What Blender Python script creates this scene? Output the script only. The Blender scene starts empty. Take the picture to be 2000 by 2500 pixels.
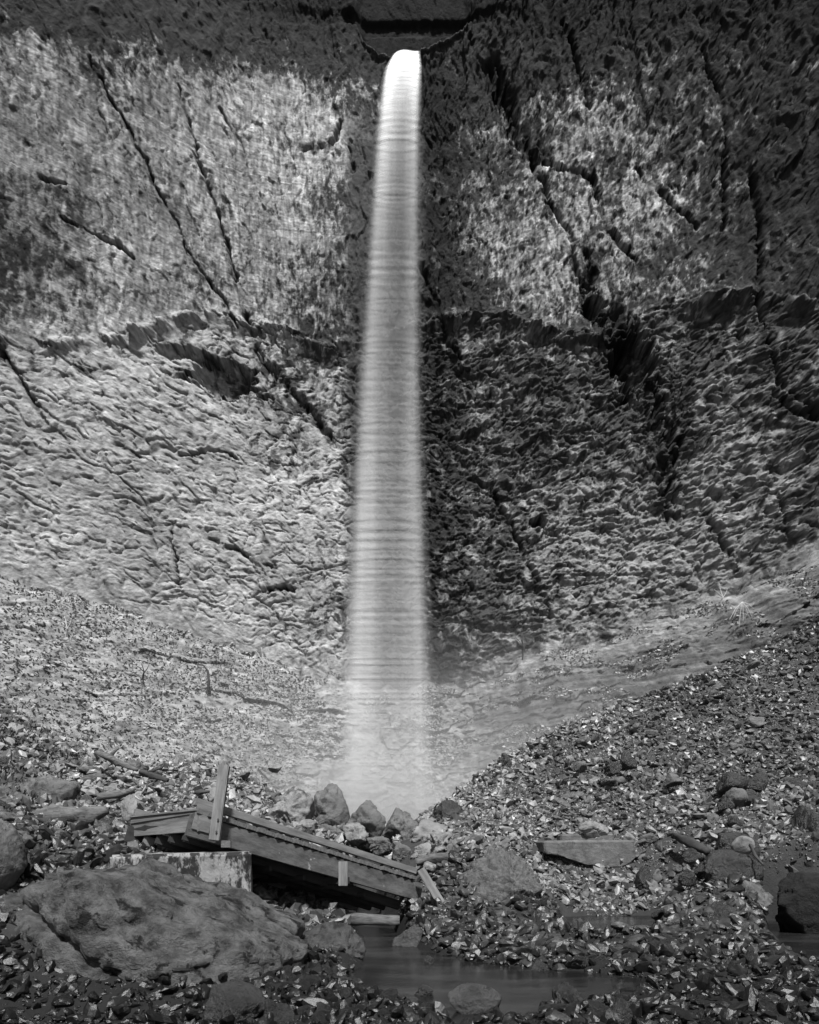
import bpy, bmesh, math, random
import numpy as np
from mathutils import Vector, Matrix

# ------------------------------------------------------------------ camera, sky, sun, exposure
scene = bpy.context.scene
R = math.radians
EYE = 1.7          # eye height over the stream
K = 0.0006         # metres per photo pixel (2000 x 2500) per metre of distance
VH = 2064.0        # eye level in the photo
cam_d = bpy.data.cameras.new("camera")
cam = bpy.data.objects.new("camera", cam_d)
scene.collection.objects.link(cam)
cam.location = (0, 0, EYE)
cam.rotation_euler = (R(90), 0, 0)
cam_d.lens = 24; cam_d.sensor_width = 36; cam_d.sensor_fit = 'AUTO'
cam_d.shift_y = (VH - 1250) / 2500.0
cam_d.clip_start = 0.1; cam_d.clip_end = 1000
scene.camera = cam

world = bpy.data.worlds.new("World"); scene.world = world
world.use_nodes = True
wn = world.node_tree; wn.nodes.clear()
sky = wn.nodes.new('ShaderNodeTexSky'); sky.sky_type = 'NISHITA'; sky.sun_disc = False
SUN_EL, SUN_AZ = 56, 172      # high, from behind the camera's right shoulder
sky.sun_elevation = R(SUN_EL); sky.sun_rotation = R(SUN_AZ)
bw = wn.nodes.new('ShaderNodeRGBToBW')          # the photograph is black and white
bg = wn.nodes.new('ShaderNodeBackground'); bg.inputs['Strength'].default_value = 0.05
wo = wn.nodes.new('ShaderNodeOutputWorld')
wn.links.new(sky.outputs[0], bw.inputs[0]); wn.links.new(bw.outputs[0], bg.inputs['Color'])
wn.links.new(bg.outputs[0], wo.inputs[0])

sl = bpy.data.lights.new("sun", 'SUN'); sl.energy = 3.2; sl.angle = R(4); sl.color = (1, 1, 1)
so = bpy.data.objects.new("sun", sl); scene.collection.objects.link(so)
az = R(SUN_AZ); el = R(SUN_EL)
sun_dir = Vector((math.sin(az) * math.cos(el), math.cos(az) * math.cos(el), math.sin(el)))
so.rotation_euler = (-sun_dir).to_track_quat('-Z', 'Y').to_euler()
so.location = (0, 0, 120)
scene.view_settings.view_transform = 'Standard'
scene.view_settings.look = 'None'
scene.view_settings.gamma = 1
scene.view_settings.exposure = 1.35
scene.cycles.max_bounces = 6
scene.cycles.volume_bounces = 0
scene.cycles.transparent_max_bounces = 16
scene.cycles.use_denoising = True

# ------------------------------------------------------------------ numpy noise
rng = np.random.default_rng(7)
random.seed(7)

def _h(ix, iy, seed):
    n = (ix.astype(np.int64) * 374761393 + iy.astype(np.int64) * 668265263 + seed * 974634777) & 0xffffffff
    n = ((n ^ (n >> 13)) * 1274126177) & 0xffffffff
    n = ((n ^ (n >> 16)) * 2246822519) & 0xffffffff
    n = n ^ (n >> 15)
    return (n & 0xffffff).astype(np.float32) / np.float32(0xffffff)

def vnoise(x, y, seed=0):            # gradient noise, about -1..1
    ix = np.floor(x); iy = np.floor(y)
    fx = (x - ix).astype(np.float32); fy = (y - iy).astype(np.float32)
    ux = fx*fx*fx*(fx*(fx*6-15)+10); uy = fy*fy*fy*(fy*(fy*6-15)+10)
    def g(dx, dy):
        a = _h(ix+dx, iy+dy, seed) * (2*np.pi)
        return np.cos(a)*(fx-dx) + np.sin(a)*(fy-dy)
    a = g(0,0); b = g(1,0); c = g(0,1); d = g(1,1)
    return ((a + (b-a)*ux) + ((c + (d-c)*ux) - (a + (b-a)*ux))*uy) * 1.5

def fbm(x, y, octv=4, seed=0, gain=.5, ridged=False):
    s = 0; a = 1; t = 0; f = 1
    for o in range(octv):
        n = vnoise(x*f + 13.7*o, y*f - 7.1*o, seed+o)
        if ridged: n = 1 - 2*np.abs(n)
        s = s + a*n; t += a; a *= gain; f *= 2.03
    return s/t

def cells(x, y, seed=0):             # faceted blocks: random level and tilt of the nearest cell, and edge closeness
    ix = np.floor(x); iy = np.floor(y)
    best = np.full(x.shape, 9e9, np.float32); sec = best.copy()
    lev = np.zeros(x.shape, np.float32); tilt = lev.copy()
    for i in (-1, 0, 1):
        for j in (-1, 0, 1):
            cx = ix+i; cy = iy+j
            px = cx + _h(cx, cy, seed); py = cy + _h(cx, cy, seed+1)
            dx = (x-px).astype(np.float32); dy = (y-py).astype(np.float32)
            d = dx*dx + dy*dy
            l = _h(cx, cy, seed+2)*2-1
            t = dx*(_h(cx, cy, seed+3)*2-1) + dy*(_h(cx, cy, seed+4)*2-1)
            m = d < best
            sec = np.where(m, best, np.minimum(sec, d))
            lev = np.where(m, l, lev); tilt = np.where(m, t, tilt); best = np.where(m, d, best)
    return lev, tilt, np.sqrt(sec)-np.sqrt(best)

def sstep(a, b, x):
    t = np.clip((x-a)/(b-a), 0, 1); return t*t*(3-2*t)

def P(u, v, Y):                       # a photo pixel at distance Y -> a point of the place
    return Vector(((u-1000)*K*Y, Y, EYE + (VH-v)*K*Y))

# ------------------------------------------------------------------ materials
def nodes_of(m): m.use_nodes = True; return m.node_tree.nodes, m.node_tree.links

def new_mat(name, lo, hi, scale=3.0, rough=.85, bump=.5, bdist=.05, stretch=(1,1,1), attr=None,
            stain=None, spec=.3, bscale=None, detail=8, coord='Object', contrast=.35):
    m = bpy.data.materials.new(name); n, l = nodes_of(m)
    b = n['Principled BSDF']; b.inputs['Roughness'].default_value = rough
    b.inputs['Specular IOR Level'].default_value = spec
    tc = n.new('ShaderNodeTexCoord'); mp = n.new('ShaderNodeMapping'); mp.inputs['Scale'].default_value = stretch
    l.new(tc.outputs[coord], mp.inputs[0])
    no = n.new('ShaderNodeTexNoise'); no.inputs['Scale'].default_value = scale
    no.inputs['Detail'].default_value = detail; no.inputs['Roughness'].default_value = .65
    l.new(mp.outputs[0], no.inputs['Vector'])
    cr = n.new('ShaderNodeValToRGB'); cr.color_ramp.elements[0].position = .5-contrast/2
    cr.color_ramp.elements[1].position = .5+contrast/2
    cr.color_ramp.elements[0].color = (lo, lo, lo, 1); cr.color_ramp.elements[1].color = (hi, hi, hi, 1)
    l.new(no.outputs['Fac'], cr.inputs[0]); col = cr.outputs[0]
    if stain:                         # (scale, threshold, value, stretch) moss or damp with edges of its own
        sm = n.new('ShaderNodeMapping'); sm.inputs['Scale'].default_value = stain[3]
        sm.inputs['Location'].default_value = (3.1, 1.7, .3)
        l.new(tc.outputs[coord], sm.inputs[0])
        s = n.new('ShaderNodeTexNoise'); s.inputs['Scale'].default_value = stain[0]; s.inputs['Detail'].default_value = 9
        s.inputs['Roughness'].default_value = .7
        l.new(sm.outputs[0], s.inputs['Vector'])
        r2 = n.new('ShaderNodeValToRGB'); r2.color_ramp.elements[0].position = stain[1]; r2.color_ramp.elements[1].position = stain[1]+.06
        l.new(s.outputs['Fac'], r2.inputs[0])
        mx = n.new('ShaderNodeMix'); mx.data_type = 'RGBA'
        l.new(r2.outputs[0], mx.inputs['Factor']); l.new(col, mx.inputs[6])
        mx.inputs[7].default_value = (stain[2],)*3+(1,)
        col = mx.outputs[2]
    if attr:
        at = n.new('ShaderNodeAttribute'); at.attribute_name = attr
        mu = n.new('ShaderNodeMix'); mu.data_type = 'RGBA'; mu.blend_type = 'MULTIPLY'; mu.inputs['Factor'].default_value = 1
        l.new(col, mu.inputs[6]); l.new(at.outputs['Fac'], mu.inputs[7]); col = mu.outputs[2]
    l.new(col, b.inputs['Base Color'])
    n2 = n.new('ShaderNodeTexNoise'); n2.inputs['Scale'].default_value = bscale or scale*4; n2.inputs['Detail'].default_value = 8
    n2.inputs['Roughness'].default_value = .7
    l.new(mp.outputs[0], n2.inputs['Vector'])
    bu = n.new('ShaderNodeBump'); bu.inputs['Strength'].default_value = bump; bu.inputs['Distance'].default_value = bdist
    l.new(n2.outputs['Fac'], bu.inputs['Height']); l.new(bu.outputs[0], b.inputs['Normal'])
    return m

M_cliff = new_mat('cliff_rock', .7, 1.3, scale=1.6, rough=.8, bump=.8, bdist=.12, attr='tone', bscale=5, stretch=(1,1,1), spec=.08)
M_slope = new_mat('slope_turf', .7, 1.3, scale=1.6, rough=.95, bump=.7, bdist=.2, attr='tone', bscale=4, spec=.1)
M_ground = new_mat('gravelly_ground', .7, 1.2, scale=6, rough=.8, bump=.6, bdist=.06, attr='tone')
M_scree = new_mat('scree_stone', .65, 1.25, scale=7, rough=.4, bump=.4, bdist=.02, attr='tone', spec=.5)
M_wet = new_mat('wet_stone', .5, 1.3, scale=9, rough=.36, bump=.5, bdist=.015, attr='tone', spec=.5)
M_pale = new_mat('pale_boulder', .09, .22, scale=2.2, rough=.75, bump=.7, bdist=.06, stain=(1.6,.56,.05,(1,1,1)))
M_grey = new_mat('grey_boulder', .05, .13, scale=2.5, rough=.65, bump=.8, bdist=.07, stain=(2,.56,.03,(1,1,1)))
M_mid = new_mat('wet_grey_boulder', .018, .06, scale=4, rough=.4, bump=1, bdist=.06, stain=(3,.56,.008,(1,1,1)), spec=.5)
M_dark = new_mat('dark_wet_boulder', .009, .04, scale=4, rough=.42, bump=1, bdist=.08, stain=(3,.55,.012,(1,1,1)), spec=.5)
M_mound = new_mat('pebbly_mound', .04, .14, scale=14, rough=.7, bump=1, bdist=.07, bscale=26, stain=(5,.6,.015,(1,1,1)))
M_moss = new_mat('mossy_boulder', .003, .016, scale=7, rough=.9, bump=1, bdist=.08, bscale=18)
M_big = new_mat('big_boulder_rock', .028, .12, scale=4.5, rough=.6, bump=1, bdist=.12, stain=(3.6,.55,.004,(1,1,.7)), bscale=13, contrast=.25)
M_beam = new_mat('weathered_beam', .03, .10, scale=3, rough=.8, bump=.5, bdist=.015, stretch=(1.2,3,3), stain=(3.2,.62,.26,(1,2,1.2)))
M_wood = new_mat('weathered_timber', .07, .17, scale=3, rough=.75, bump=.5, bdist=.01, stretch=(.7,4,4), stain=(2.6,.63,.24,(1.2,2,2)))
M_wood2 = new_mat('grey_timber', .07, .19, scale=3, rough=.75, bump=.6, bdist=.01, stretch=(.5,5,5), stain=(4,.66,.04,(.6,3,3)))
M_plank = new_mat('deck_timber', .05, .13, scale=3, rough=.8, bump=.5, bdist=.01, stretch=(.5,7,7))
M_wooddk = new_mat('dark_timber', .015, .035, scale=3, rough=.7, bump=.5, bdist=.01, stretch=(.5,7,7))  # darker timber for spacers, underside parts and the split
M_concrete = new_mat('stained_concrete', .12, .24, scale=4, rough=.85, bump=.7, bdist=.03, stain=(3.2,.475,.012,(1.3,1,.6)), bscale=14)
M_slab = new_mat('broken_concrete', .05, .12, scale=4, rough=.85, bump=.8, bdist=.03, stain=(3,.6,.05,(1,1,1)))
M_log = new_mat('driftwood', .03, .13, scale=4, rough=.8, bump=.8, bdist=.02, stretch=(.6,6,6))
M_twig = new_mat('pale_twig', .25, .4, scale=6, rough=.8, bump=.2)
M_twigdk = new_mat('dark_twig', .02, .04, scale=6, rough=.8, bump=.2)
M_iron = new_mat('rusty_bolt', .03, .08, scale=20, rough=.5, bump=.3, bdist=.002)
M_leaf = new_mat('leaf_cover', .8, 1.2, scale=2, rough=.8, bump=0, attr='tone', spec=.2)

# ------------------------------------------------------------------ object helpers
def link(o): scene.collection.objects.link(o); return o
def tag(o, label=None, cat=None, group=None, kind=None):
    if label: o['label'] = label
    if cat: o['category'] = cat
    if group: o['group'] = group
    if kind: o['kind'] = kind
    return o

def mesh_np(name, V, F, mat, attrs=None, smooth=True):
    me = bpy.data.meshes.new(name)
    V = np.ascontiguousarray(V, dtype=np.float32); F = np.ascontiguousarray(F, dtype=np.int32)
    k = F.shape[1]
    me.vertices.add(len(V)); me.vertices.foreach_set('co', V.ravel())
    me.loops.add(F.size); me.loops.foreach_set('vertex_index', F.ravel())
    me.polygons.add(len(F)); me.polygons.foreach_set('loop_start', np.arange(0, F.size, k, dtype=np.int32))
    me.polygons.foreach_set('loop_total', np.full(len(F), k, np.int32))
    me.polygons.foreach_set('use_smooth', np.full(len(F), smooth, bool))
    for a, d in (attrs or {}).items():
        at = me.attributes.new(a, 'FLOAT', 'POINT'); at.data.foreach_set('value', np.ascontiguousarray(d, dtype=np.float32))
    me.update(calc_edges=True)
    me.materials.append(mat)
    return me

def grid_faces(nr, nc):
    i = np.arange(nr*nc).reshape(nr, nc)
    return np.stack([i[:-1,:-1], i[:-1,1:], i[1:,1:], i[1:,:-1]], -1).reshape(-1, 4)

# ------------------------------------------------------------------ CLIFF
S = 1/.8625       # working pixels (1725 wide) -> photo pixels
MOSS_SHADE = np.array([  # real moss, with the cliff top's shade put into the levels too
(30,60,.5),(150,100,.4),(250,60,.7),(450,60,.85),(650,60,1),(850,60,1.15),(1050,100,1.1),(1300,80,.8),(1600,100,.8),
(60,250,.33),(250,280,.35),(450,220,.3),(600,220,.3),(720,250,.45),(60,500,.5),(300,450,.33),(550,450,.3),(700,450,.5),
(60,650,.5),(300,620,.38),(550,620,.4),(700,650,.55),(100,750,.35),(400,760,.45),(650,780,.6),(100,900,.15),(350,900,.12),
(600,900,.35),(680,950,.5),(100,1100,.05),(350,1100,.05),(600,1100,.12),(690,1100,.3),(100,1250,.3),(350,1200,.05),
(550,1250,.08),(680,1300,.4),(920,250,.85),(1000,350,.6),(1100,250,.5),(1060,500,.5),(920,600,.75),(1100,600,.45),
(1250,300,.5),(1350,220,.55),(1300,450,.45),(1500,300,.65),(1650,350,.85),(1680,550,.8),(1480,450,.6),(1400,600,.6),
(950,750,1),(1100,780,.8),(1250,800,.75),(1350,850,1),(1000,950,.95),(1150,900,.85),(1300,1000,.6),(1450,800,.6),
(1500,900,.35),(1650,750,.6),(1650,900,.65),(950,1100,.9),(1050,1150,.75),(1200,1100,.3),(1350,1100,.15),(1500,1050,.25),
(1650,1050,.5),(950,1250,.7),(1150,1250,.4),(1350,1200,.2),(1600,1200,.4),(100,1400,.35),(300,1450,.3),(550,1450,.3),
(950,1450,.65),(1200,1400,.45),(1500,1400,.4),(100,1550,.25),(400,1600,.2),(1300,1450,.6),(1450,1350,.5),(1600,1300,.5),(1100,1550,.45),(1000,1650,.3),
(850,1200,.6),(850,600,.7),(850,900,.8)], float)

def moss_shade_level(u, v):
    x = u*.8625; y = v*.8625
    num = np.zeros(x.shape, np.float32); den = np.full(x.shape, 1e-6, np.float32)
    for a, b, m in MOSS_SHADE:
        w = np.exp(-((x-a)**2+(y-b)**2)/(2*75.0**2)).astype(np.float32)
        num += w*m; den += w
    return num/den

CRACKS = [
([(185,115),(235,210),(290,310),(345,425),(400,530),(455,610),(500,690)],.28,1.3),
([(520,670),(545,745),(590,800),(650,860),(700,925)],.8,1.8),
([(375,180),(400,260),(425,350),(460,460),(500,590)],.3,1.1),([(460,225),(505,300)],.2,.9),
([(130,460),(200,487),(280,543)],.3,1.4),([(85,378),(140,392)],.25,1.0),
([(1035,150),(1080,260),(1120,320)],1.5,1.8),([(1120,320),(1160,430),(1200,500),(1220,590),(1245,650)],.5,1.3),
([(1125,320),(1180,355),(1245,370),(1265,440),(1300,500),(1350,560)],.6,1.3),
([(1190,40),(1215,130),(1240,230)],.5,1.2),([(1480,110),(1530,230),(1525,330),(1525,480)],.45,1.3),
([(1585,380),(1600,500),(1600,640),(1640,800),(1725,870)],.6,1.5),([(1255,540),(1235,620),(1250,660)],1.1,2),
([(890,560),(915,640),(945,720),(970,760)],.5,1.2),([(1040,1040),(1100,1160),(1160,1300)],.5,1.2),
([(1480,1080),(1550,1200)],.6,1.4),([(1630,1040),(1660,1120)],.3,.9),([(0,740),(60,830),(100,890)],.5,1.2),
([(240,930),(290,960)],.4,1.2),([(360,1100),(375,1230)],.25,.9),([(440,1130),(520,1170),(580,1200)],.4,1.2),
([(735,300),(745,360)],.4,1),([(640,310),(700,300),(720,260)],.5,.9),([(1340,350),(1400,420),(1470,470)],.5,1.1),
([(1300,690),(1330,780),(1400,860),(1420,960),(1400,1060)],2.2,2.2),([(1640,830),(1680,870),(1725,880)],.9,1.6),
([(380,960),(440,945),(500,965)],.35,1.1),([(550,1243),(620,1240)],.4,1.2)]
CAVES = [(470,798,74,36,.45,1.7),(380,742,60,14,.15,1.2),(1132,1102,18,12,-.4,2.5),(1330,760,50,60,0,2.0),(1250,640,26,24,0,2.2)]

def seg_dist(x, y, pts):
    d = np.full(x.shape, 9e9, np.float32)
    for (ax, ay), (bx, by) in zip(pts[:-1], pts[1:]):
        vx, vy = bx-ax, by-ay
        t = np.clip(((x-ax)*vx+(y-ay)*vy)/(vx*vx+vy*vy), 0, 1)
        d = np.minimum(d, np.hypot(x-ax-t*vx, y-ay-t*vy))
    return d

FOOT_X = np.array([-45,-30,-16,-8,-3,3,10,20,32,45]); FOOT_Z = np.array([22,20.5,19,16.5,15.5,16,18,20.5,24,27])
def foot(x): return np.interp(x, FOOT_X, FOOT_Z) + 1.4*fbm(np.asarray(x)*.35, np.asarray(x)*0+.5, 4, 88)
def wall_y(x, z):                     # smooth plan of the amphitheatre and its lean
    y = 62 - .0125*x*x + .06*x
    return y - .10*np.clip(z-42, 0, 60) + .5*np.sin(x*.33)+.4*np.sin(z*.21+x*.1)
def slope_k(x): return .42 + .95*(1-np.exp(-((x+1)/9.0)**2))

def cliff_sheet(x, z, slope):
    f = foot(x)
    yb = wall_y(x, z)
    below = np.clip(f-z, 0, 60)
    yb = yb - below*slope_k(x)
    u = 1000 + x/(K*yb); v = VH - (z-EYE)/(K*yb)
    X = u*.8625; Yp = v*.8625
    wob = fbm(x*.12, z*.12, 3, 40)*14
    ml = moss_shade_level(u+wob*2, v+wob*2)
    d = np.zeros(x.shape, np.float32)          # + = towards the camera
    if not slope:
        ledge = 705 + 30*np.sin(X*.011) + 45*sstep(1150, 1350, X)*-1 + 25*fbm(x*.15, z*.02, 3, 5)
        up = sstep(-12, -34, Yp-ledge+12*fbm(x*.6, z*.6, 4, 6))          # 1 above the ledge
        low = 1-up
        wx = x + fbm(x*.4, z*.4, 4, 11)*.8; wz = z + fbm(x*.4, z*.4, 4, 12)*.8
        # upper wall: columns and chips
        l1, t1, e1 = cells(wx/1.1, wz/5.5, 21); l2, t2, e2 = cells(wx/.42+.3*l1, wz/1.3, 25)
        l5, t5, e5 = cells(wx/.24, wz/.5, 27)
        d += up*(.12*l1+.12*t1 + .08*l2+.10*t2 + .05*l5+.07*t5 + .5*fbm(x*.16, z*.05, 3, 3))*(.65+.35*sstep(700, 900, X))
        rr = fbm(wx*.9, wz*.35, 5, 33, ridged=True); rough_up = sstep(.25, .8, ml)
        d += up*rr*(.05+.2*rough_up)
        # lower wall: tumbled blocks in rough beds
        l3, t3, e3 = cells(wx/3.2, wz/1.7, 51); l4, t4, e4 = cells(wx/1.3, wz/.65, 55); l6, t6, e6 = cells(wx/.5, wz/.27, 57)
        l7, t7, e7 = cells(wx/.26, wz/.17, 59)
        q3, r3, f3 = cells(wx/2.6+4, wz/1.9+7, 63); q4, r4, f4 = cells(wx/.95+4, wz/.62+2, 65)
        gate3 = sstep(-.15, .25, fbm(x*.3, z*.4, 3, 67)); gate4 = sstep(-.1, .2, fbm(x*.7, z*.9, 3, 68))
        crev = np.maximum(np.exp(-(f3/.07)**2)*gate3, np.exp(-(f4/.12)**2)*gate4*.8)
        d -= low*crev*.22
        d += low*(.28+.36*sstep(700, 950, X))*(.26*l3+.24*t3 + .18*l4+.16*t4 + .14*l6+.13*t6 + .08*l7+.07*t7 + .4*fbm(x*.2, z*.25, 3, 62))
        d += low*(fbm(wx*.35, wz*.6, 5, 61, ridged=True)*(.06+.1*sstep(700, 950, X)))
        # undercut below the ledge, blocky bricks hanging over it
        band = np.exp(-((Yp-ledge-28)/26.0)**2)
        bs = .2+.35*sstep(850, 950, X)+.1*sstep(300, 400, X)*sstep(760, 700, X)
        bs = bs*(1-.75*sstep(1180, 1330, X))
        bs = bs*np.clip(.45+1.9*fbm(x*.3, z*.1, 4, 78), 0, 1.3)
        d -= band*(.9+.7*l3+.6*l4+.3*l6)*bs
        crk = np.zeros(x.shape, np.float32)
        lip = np.exp(-((Yp-ledge+6)/12.0)**2)*sstep(-.2, .5, fbm(x*.35, z*.1, 3, 77)+.3)
        d += lip*(.5+.5*l4)
        # wall at the right mid height stays rough and pitted
        rt = sstep(900, 1000, X)*sstep(650, 760, Yp)
        d += rt*fbm(wx*.8, wz*.8, 5, 91, ridged=True)*.22
        jx = X + fbm(x*.6, z*.6, 5, 71, gain=.65)*14; jy = Yp + fbm(x*.6, z*.6, 5, 72, gain=.65)*14
        for pts, w, dep in CRACKS:
            w = w*.42 if w < 1 else w*.7; dep = dep*.5
            x0 = min(p[0] for p in pts)-70; x1 = max(p[0] for p in pts)+70
            y0 = min(p[1] for p in pts)-70; y1 = max(p[1] for p in pts)+70
            m = (X > x0)&(X < x1)&(Yp > y0)&(Yp < y1)
            if not m.any(): continue
            dd = seg_dist(jx[m], jy[m], pts)*.0415
            d[m] -= dep*np.exp(-(dd/w)**2)*(.7+.6*l2[m]+.5*l1[m]); crk[m] = np.maximum(crk[m], np.exp(-(dd/(w*1.25))**2)*np.clip(.75+.9*vnoise(x[m]*1.3, z[m]*1.3, 166), 0, 1))
        for cx, cy, rx, ry, rot, dep in CAVES:
            a = (jx-cx)*math.cos(rot)+(jy-cy)*math.sin(rot); b = -(jx-cx)*math.sin(rot)+(jy-cy)*math.cos(rot)
            q = (a/rx)**2+(b/ry)**2
            q = q*(1+.5*l4+.35*l6)
            d -= dep*sstep(1.25, .35, q)*(1+.3*l4)
        # notch the stream comes out of, a smooth channel wall behind it
        vx = np.array([740,765,800,822,850,887,925,975,1010]); vy = np.array([40,85,122,131,118,114,95,70,30])
        vv = np.interp(X, vx, vy, left=-900, right=-900)
        vj = vv + fbm(x*.5, z*.5, 4, 79)*14
        side = sstep(742, 772, X+fbm(x*.5, z*.3, 4, 80)*16)*sstep(1012, 978, X+fbm(x*.5, z*.3, 4, 81)*16)
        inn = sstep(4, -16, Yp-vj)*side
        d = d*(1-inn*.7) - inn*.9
        rim = np.exp(-((Yp-vj-3)/4.0)**2)*side*(Yp > 60)
        d += rim*.3
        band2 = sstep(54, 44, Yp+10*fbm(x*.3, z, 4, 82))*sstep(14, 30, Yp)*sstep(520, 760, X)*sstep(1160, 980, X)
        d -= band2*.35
        d = d*(.25+.75*sstep(0, 3, z-f))
        n = .25*fbm(x*.22, z*.3, 3, 103)+.5+.5*(fbm(wx*1.1, wz*.75, 6, 101, gain=.68)*(1-up*.6)+up*.6*fbm(x*2.1, z*1.0, 5, 102, gain=.72))*1.5
        ml = np.minimum(ml, .74-.12*low)+.25*sstep(100, 40, Yp)  # shade of the top band added to the moss level
        mask = sstep(-.12, .12, ml-n)
        inn3 = inn
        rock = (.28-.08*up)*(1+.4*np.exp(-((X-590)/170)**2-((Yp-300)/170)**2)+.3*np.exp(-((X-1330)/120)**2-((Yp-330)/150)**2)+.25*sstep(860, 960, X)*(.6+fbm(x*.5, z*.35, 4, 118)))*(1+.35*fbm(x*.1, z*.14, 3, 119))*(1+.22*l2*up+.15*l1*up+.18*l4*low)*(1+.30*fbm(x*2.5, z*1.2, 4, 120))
        lines = vnoise(x*.03+3, z*7, 131)*.5+vnoise(x*.05, z*16, 132)*.5      # thin level seams in the wall
        rock = rock*(1+.75*lines*up)
        streak = vnoise(x*3.2, z*.35, 141)
        dash = vnoise(x*6, z*1.4, 142)+.6*vnoise(x*3, z*1.1, 143)
        rock = rock*(1+(.25*streak+.5*dash)*up+low*(.32*vnoise(x*3, z*6, 144)+.2*vnoise(x*.8, z*2.2, 145)))
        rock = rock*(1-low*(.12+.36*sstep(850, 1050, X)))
        moss_shade_tone = (.028+.016*low)*(1+.5*fbm(x*2, z*2, 3, 150))
        tone = rock*(1-mask)+moss_shade_tone*mask
        tone = tone*(1-.45*low*crev)  # crevice shade put into the tone
        tone = tone*(1-.8*crk)          # cleft shade put into the tone, dark even where grooves are shallow
        edge_shade = .6*np.exp(-((X-30)/150)**2-((Yp-500)/170)**2)+.35*np.exp(-((X-1680)/130)**2-((Yp-330)/200)**2)+.72*np.exp(-((Yp-10)/75)**2)*sstep(420,640,X)  # shade along the sides and top put into the rock tone
        tone = tone*(1-np.clip(edge_shade+.25*fbm(x*.2, z*.3, 3, 160)*(edge_shade > .05), 0, .8))
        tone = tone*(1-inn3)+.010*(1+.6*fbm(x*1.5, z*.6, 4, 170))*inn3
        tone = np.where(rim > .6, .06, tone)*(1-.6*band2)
        # wet dark rock beside the falling water
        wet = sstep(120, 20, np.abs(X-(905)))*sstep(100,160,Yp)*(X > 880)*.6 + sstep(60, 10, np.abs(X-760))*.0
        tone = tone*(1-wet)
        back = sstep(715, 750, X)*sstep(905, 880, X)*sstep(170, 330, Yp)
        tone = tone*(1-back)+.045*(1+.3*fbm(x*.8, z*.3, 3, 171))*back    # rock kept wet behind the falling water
    else:
        l3, t3, e3 = cells(x/2.5, z/1.5, 251); l4, t4, e4 = cells(x/.7, z/.45, 255)
        g = sstep(-.1, .3, fbm(x*.12, z*.2, 3, 260))
        sm = sstep(2, 8, x)*sstep(-.5, 4, f-z+2*fbm(x*.4, z*.4, 3, 205))
        d += (.5-.25*sm)*fbm(x*.2, z*.35, 5, 200)*1.6 + (.25*l3+.3*t3)*(1-g*.6) + (.12*l4+.15*t4)*(1-.5*sm) + (.25-.08*sm)*fbm(x*1.2, z*1.8, 5, 210, ridged=True)
        d += sm*(.35*fbm(x*.07, z*1.4, 5, 206)+.12*l4)
        d = d*(.35+.65*sstep(0, 2.5, f-z))
        n = .5+.5*fbm(x*.9, z*1.5, 6, 301, gain=.68)*1.5
        mask = sstep(-.15, .15, ml-n)
        rock = .24*(1+.3*l4)*(1+.35*fbm(x*3, z*4, 4, 320))
        tone = rock*.8*(1-mask)+.11*mask
        tone = tone*(1-.68*sm)+.025*sm*(1+.5*fbm(x*.8, z*2, 4, 331))
        tone = tone*(1+(.45+.5*sm)*fbm(x*.05+9, z*2.2, 5, 330, gain=.65))
    edge = sstep(0, 1.2, np.abs(z-f)) if False else 1
    y = yb - d
    return np.stack([x, y, z], -1), np.clip(tone, .01, .6)

xs = np.linspace(-43, 43, 1150)
def sheet(zlo_fn, zhi_fn, nr, slope):
    t = np.linspace(0, 1, nr)[:, None]
    x = np.repeat(xs[None, :], nr, 0)
    z = zlo_fn(xs)[None, :]*(1-t) + zhi_fn(xs)[None, :]*t
    return cliff_sheet(x, z, slope)
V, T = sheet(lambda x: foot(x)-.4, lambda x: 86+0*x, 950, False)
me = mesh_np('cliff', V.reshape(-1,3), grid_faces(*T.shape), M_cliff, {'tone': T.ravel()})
o = link(bpy.data.objects.new('cliff', me)); tag(o, kind='structure')
V, T = sheet(lambda x: -3+0*x, lambda x: foot(x)+.3, 330, True)
me = mesh_np('hillside', V.reshape(-1,3), grid_faces(*T.shape), M_slope, {'tone': T.ravel()})
o = link(bpy.data.objects.new('hillside', me)); tag(o, kind='structure')
SLV = V

# low plants on the hillside under the cliff: blades and leaves nobody could count
def leaf_cloud(pos, size, tone, up=.6, seed=1):
    r = np.random.default_rng(seed); n = len(pos)
    a = r.uniform(0, 2*np.pi, n); el_ = r.uniform(.1, 1.3, n)
    d = np.stack([np.cos(a)*np.cos(el_), np.sin(a)*np.cos(el_), np.sin(el_)*up+.1], -1)
    s = np.cross(d, r.normal(size=(n, 3))); s /= np.linalg.norm(s, axis=1)[:, None]+1e-6
    L = (size*r.uniform(.5, 1.4, n))[:, None]; W = L*r.uniform(.12, .4, n)[:, None]
    p0 = pos - d*L*.2; p1 = pos + d*L*.45 + s*W; p2 = pos + d*L; p3 = pos + d*L*.45 - s*W
    V = np.stack([p0, p1, p2, p3], 1).reshape(-1, 3); F = np.arange(4*n).reshape(-1, 4)
    return V, F, np.repeat(tone*r.uniform(.5, 1.5, n), 4)
nr, nc = T.shape
N = 110000
ri = rng.integers(20, nr-1, N); ci = rng.integers(120, nc-120, N)
pp = SLV[ri, ci] + rng.normal(0, .05, (N, 3))
clump = fbm(pp[:,0]*.25, pp[:,2]*.45, 4, 400) > -.35+.38*sstep(1, 6, pp[:,0])+.5*np.exp(-((pp[:,0]+2.5)/6)**2)
pp = pp[clump]
v, f, t = leaf_cloud(pp, np.full(len(pp), .26), .2, up=.35, seed=3)
o = link(bpy.data.objects.new('ground_cover', mesh_np('ground_cover', v, f, M_leaf, {'tone': t}, False)))
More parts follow.
